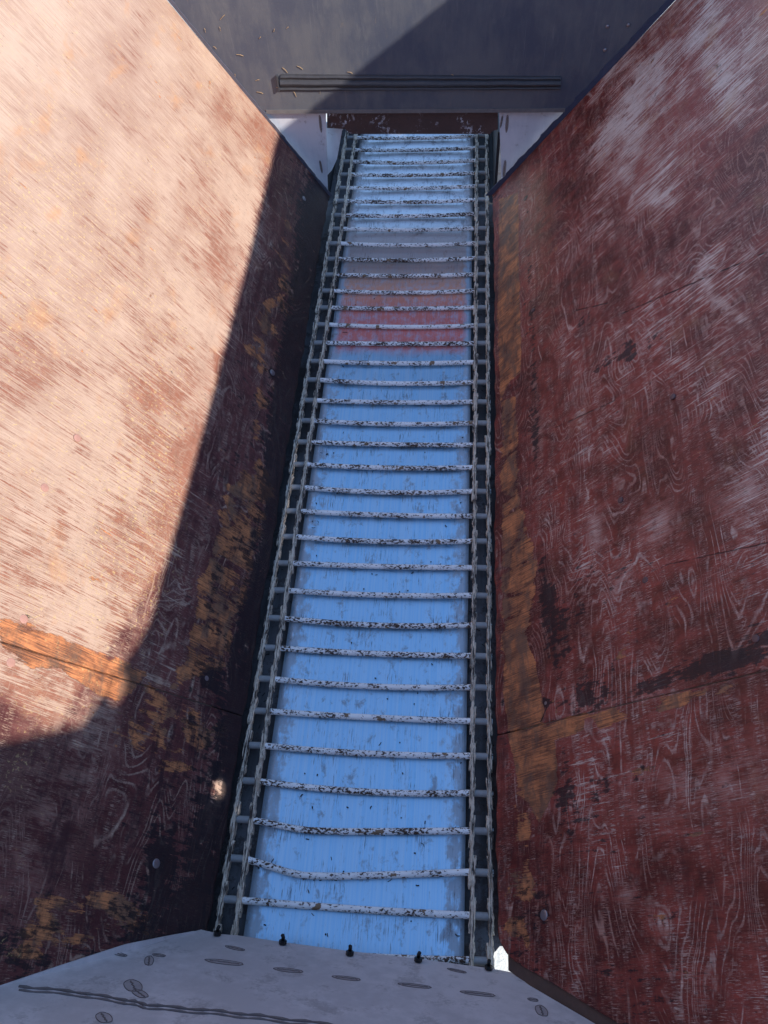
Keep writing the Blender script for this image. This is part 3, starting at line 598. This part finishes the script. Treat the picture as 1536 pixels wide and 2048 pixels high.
tag(o, 'smooth scraped steel sheet under the conveyor bars, mirroring blue sky', 'metal sheet')

# ---------------------------------------------------------------- conveyor
PITCH = .10004
conv = empty('drag_conveyor', (0, 0, 0), 'chain and bar conveyor of chipped white rods running along the trough', 'conveyor')
def bar_mesh(bow, sag, kink=None):
    bm = bmesh.new(); pts = []
    for i in range(41):
        x = -.352 + .704 * i / 40; t = x / .29
        k = max(0, 1 - t * t) if abs(t) < 1 else 0
        y = -bow * k; z = -sag * k
        if kink: y += kink(x)
        pts.append((x, y, z))
    tube(bm, pts, .0088, 14); bmesh.ops.recalc_face_normals(bm, faces=bm.faces)
    me = bpy.data.meshes.new('cross_bar'); bm.to_mesh(me); bm.free(); me.materials.append(M_chip)
    me.polygons.foreach_set('use_smooth', [len(p.vertices) == 4 for p in me.polygons]); return me
bars = [bar_mesh(.003 + .0022 * i, .001) for i in range(5)]
def kink(dep): return lambda x: -dep * float(np.interp(x, [-.30, -.24, -.19, -.14, -.05, .30], [0, .38, .78, 1, .90, 0]))
kinked = bar_mesh(.001, .001, kink(.031)); farbars = [bar_mesh(.008 + .002 * i, .001) for i in range(3)]
bend2 = bar_mesh(.001, .001, kink(.019))
bm = bmesh.new(); tube(bm, [(-.0195, 0, 0), (-.018, 0, 0), (.018, 0, 0), (.0195, 0, 0)], .0098, 16); bmesh.ops.recalc_face_normals(bm, faces=bm.faces)
roll = bpy.data.meshes.new('roller'); bm.to_mesh(roll); bm.free(); roll.materials.append(M_roller); roll.polygons.foreach_set('use_smooth', [len(p.vertices) == 4 for p in roll.polygons])

def link_mesh(seed):
    """cranked side plate seen nearly on edge: narrow at its far end, wide at the near end"""
    r = random.Random(seed); me = bpy.data.meshes.new('side_plate'); bm = bmesh.new(); n_ = 34; y0, y1 = -.040, PITCH + .042; secs = []
    ph = [r.uniform(0, 6) for _ in range(6)]
    for i in range(n_ + 1):
        t = i / n_; y = y0 + (y1 - y0) * t; s = t; xo = -.0048 * (s - .5) * 2
        e = min(1, math.sin(min(t, 1 - t) * math.pi / .16)) if min(t, 1 - t) < .08 else 1
        hh = .0120 * (.45 + .55 * e) * (1 + .05 * math.sin(t * 31 + ph[0])); th = .0047 * (1 + .13 * math.sin(t * 23 + ph[1]) + .12 * math.sin(t * 57 + ph[2]))
        xo += .0004 * math.sin(t * 19 + ph[3]) + .0004 * math.sin(t * 43 + ph[4])
        secs.append([bm.verts.new((xo + a * th, y, b * hh + .0005 * math.sin(t * 37 + ph[5] + a))) for a, b in ((-1, -.85), (-.7, -1), (.7, -1), (1, -.85), (1, .8), (.55, 1), (-.1, .93), (-.6, 1.02), (-1, .8))])
    for i in range(n_):
        for k in range(9): bm.faces.new((secs[i][k], secs[i][(k + 1) % 9], secs[i + 1][(k + 1) % 9], secs[i + 1][k]))
    bm.faces.new(secs[0][::-1]); bm.faces.new(secs[-1]); bmesh.ops.recalc_face_normals(bm, faces=bm.faces)
    bm.to_mesh(me); bm.free(); me.materials.append(M_chain); return me
LM = [link_mesh(s) for s in range(6)]
def child(name, me, loc, parent, rz=0, sx=1):
    o = bpy.data.objects.new(name, me); COL.objects.link(o); o.parent = parent; o.location = loc; o.rotation_euler = (0, 0, rz); o.scale = (sx, 1, 1); return o
for n_ in range(-2, 42):
    y = n_ * PITCH
    me = kinked if n_ == 1 else bend2 if n_ == 2 else farbars[n_ % 3] if n_ > 24 else bars[(n_ * 3) % 5]
    b = child('cross_bar', me, (0, y, random.uniform(-.0006, .001)), conv, random.uniform(-.006, .006) + .004)
    if n_ == 1: b['label'] = 'cross bar bent near its left end'
    for sx in (-1, 1): child('roller', roll, (sx * .3195, 0, 0), b)
    for sx in (-1, 1):
        w = random.uniform(-.0015, .0015)
        li_ = child('chain_link', LM[(n_ * 5) % 6], (sx * .2965 + w, y, 0), conv, random.uniform(-.008, .008), -sx)
        child('side_plate', LM[(n_ * 7 + 3) % 6], ((sx * .0465) * -sx * -1 if False else sx * .0465 * (-sx), 0, random.uniform(-.001, .001)), li_, random.uniform(-.006, .006), -1)

# ---------------------------------------------------------------- near plate
FN = Frame(NP, (-.374, -.081, .068), (0, 1, 1)); 
FN.u = np.array([1., 0, 0]) - FN.n[0] * FN.n; FN.u /= np.linalg.norm(FN.u); FN.v = np.cross(FN.n, FN.u); FN.v *= np.sign(FN.v[2])
def nx_(fr, z):
    v = (z - fr.o[2]) / fr.v[2]; return FN.uv(fr.P(float((nL if fr is FL else nR)(np.array([v]))[0]), v))
ztop = float(along_sun(90, 1465, NP)[2])
P1 = FN.uv(at(398, 1858, NP)); P2 = FN.uv(at(1030, 1946, NP))
mids = [FN.uv(at(x, y, NP)) for x, y in ((1000, 1940), (960, 1934), (835, 1917), (699, 1902), (565, 1884), (478, 1871), (440, 1868))]
out = [P1, nx_(FL, .12), nx_(FL, 2.2), (nx_(FL, ztop)[0], nx_(FL, ztop)[1]), nx_(FR, ztop), nx_(FR, 1.3), nx_(FR, .12), P2] + mids
nr = flat_panel(FN, out, [], M_near, None, .004, 'near_sheet')
tag(nr, 'grey sheet at the picture bottom with scorched weld marks and a row of black bolts', 'metal sheet')
for x, y, L_, W_, a in ((449, 1925, .085, .013, -.03), (577, 1941, .065, .011, -.05), (693, 1957, .062, .010, -.03), (830, 1972, .072, .010, -.05), (956, 1988, .075, .011, -.05), (470, 1897, .05, .009, .25), (914, 1942, .045, .008, .25),
                       (298, 1922, .055, .010, 1.25), (318, 1911, .03, .008, .1), (266, 1972, .06, .018, 1.0), (280, 1988, .045, .012, .7), (1083, 2022, .055, .013, 1.55), (1066, 2000, .022, .009, 0), (208, 2036, .045, .014, .9), (235, 1908, .05, .008, .3)):
    c = FN.P(*FN.uv(at(x, y, NP)), .0); ax = FN.u * math.cos(a) + FN.v * math.sin(a); ay = -FN.u * math.sin(a) + FN.v * math.cos(a)
    weld_oval(c, ax, ay, FN.n, L_, W_ * 1.9, nr)
bm = bmesh.new(); cr = [(38, 1974), (150, 1985), (250, 2001), (300, 2012), (420, 2022), (520, 2033), (640, 2048), (760, 2062)]
pts = []
for i in range(len(cr) - 1):
    for k in range(8): pts.append((cr[i][0] + (cr[i + 1][0] - cr[i][0]) * k / 8, cr[i][1] + (cr[i + 1][1] - cr[i][1]) * k / 8))
for off_, w in ((0, .0030), (7, .0022)):
    tube(bm, [at(x, y + off_ + 1.2 * math.sin(i * .9), NP) + FN.n * .0012 for i, (x, y) in enumerate(pts)], w, 7, lambda i: 1 + .4 * math.sin(i * 2.1))
from_bm('weld_seam', bm, M_weld, nr)
# studs along its lower edge
def stud(x, y, lean):
    c = at(x, y, NP) + FN.n * .002; e = empty('edge_bolt', Vector(c)); e.parent = nr
    def w_(o): o.parent = e; o.matrix_parent_inverse = Matrix(); o.location = (0, 0, 0); return o
    bm = bmesh.new(); k = 6; hx = [c * 0 + .0095 * (math.cos(2 * math.pi * i / k) * FN.u + math.sin(2 * math.pi * i / k) * FN.v) for i in range(k)]
    prism(bm, hx, FN.n * .009); o = w_(from_bm('edge_bolt', bm, M_blackbolt)); o.parent = nr; o.location = c
    bpy.data.objects.remove(e)
    bm = bmesh.new(); tube(bm, [FN.n * .008, FN.n * .015, FN.n * .021 + FN.u * lean + FN.v * .004], .0045, 8); s = from_bm('threaded_shank', bm, M_blackbolt, None, True); s.parent = o
for i, (x, y) in enumerate(((434, 1872), (565, 1890), (699, 1912), (836, 1925), (977, 1941))): stud(x, y, (.003, -.002, 0, .002, .0)[i])

# corner angles beside near plate
def corner_strip(pix, pl, nrm, mat, label, th=.006):
    bm = bmesh.new(); prism(bm, [at(x, y, pl) + nrm * .001 for x, y in pix], nrm * th); return tag(from_bm('corner_angle', bm, mat), label, 'angle strip')
corner_strip([(-60, 1990), (120, 1930), (250, 1888), (330, 1872), (385, 1862), (392, 1864), (385, 1872), (330, 1880), (250, 1903), (140, 1935), (-60, 2012)], LW, FL.n, M_near, 'pale angle strip along the foot of the left plywood wall against the grey sheet')
bm = bmesh.new(); prism(bm, [FR.P(u, v, -.004) for u, v in ((-.086, .030), (-.070, .060), (-.098, .13), (-.30, .70), (-.53, 1.32), (-.62, 1.32), (-.375, .70), (-.175, .16), (-.118, .030))], -FR.n * .005)
tag(from_bm('corner_angle', bm, M_rust), 'rusty dark angle strip between the right plywood wall and the grey sheet', 'angle strip')

# ---------------------------------------------------------------- loose bits lying on the sheet
bm = bmesh.new(); r = random.Random(8)
named = [(545, 1725, .02), (780, 1760, .015), (845, 1690, .014), (625, 1615, .006), (695, 1615, .006), (742, 1615, .008), (850, 1645, .008), (627, 1055, .012), (760, 1488, .012), (590, 1150, .008), (515, 1735, .010), (655, 1870, .008), (530, 1850, .006), (915, 1870, .012), (690, 665, .02), (775, 1398, .004), (940, 1460, .01), (880, 1130, .01)]
for x, y, L_ in named + [(r.uniform(560, 930), r.uniform(500, 1870), r.choice([.003, .004, .005, .009])) for _ in range(70)] + [(600 + r.uniform(0, 70), 1752 + r.uniform(-2, 8), r.uniform(.006, .014)) for _ in range(16)]:
    p = at(x, y, BP); 
    if abs(p[0]) > .27: continue
    p = p + np.array([0, 0, .0016]); a = r.uniform(0, 3.14); d = np.array([math.cos(a), math.sin(a), 0]) * L_ * .5; e = np.array([-d[1], d[0], 0]) * r.uniform(-.5, .5)
    tube(bm, [p - d, p + e, p + d], r.uniform(.0008, .0016) if L_ > .006 else .0018, 5)
for k in range(160):
    sx = r.choice((-1, 1)); x = sx * r.uniform(.285, .36); y = r.uniform(-.05, 3.2); a = r.uniform(0, 3.14); L_ = r.uniform(.004, .014); d = np.array([math.cos(a), math.sin(a), 0]) * L_ * .5; p = np.array([x, y, -.0325])
    tube(bm, [p - d, p + d], .0012, 5)
tag(from_bm('loose_debris', bm, M_debris), 'dark crumbs and straw bits scattered on the steel sheet', 'debris', kind='stuff')
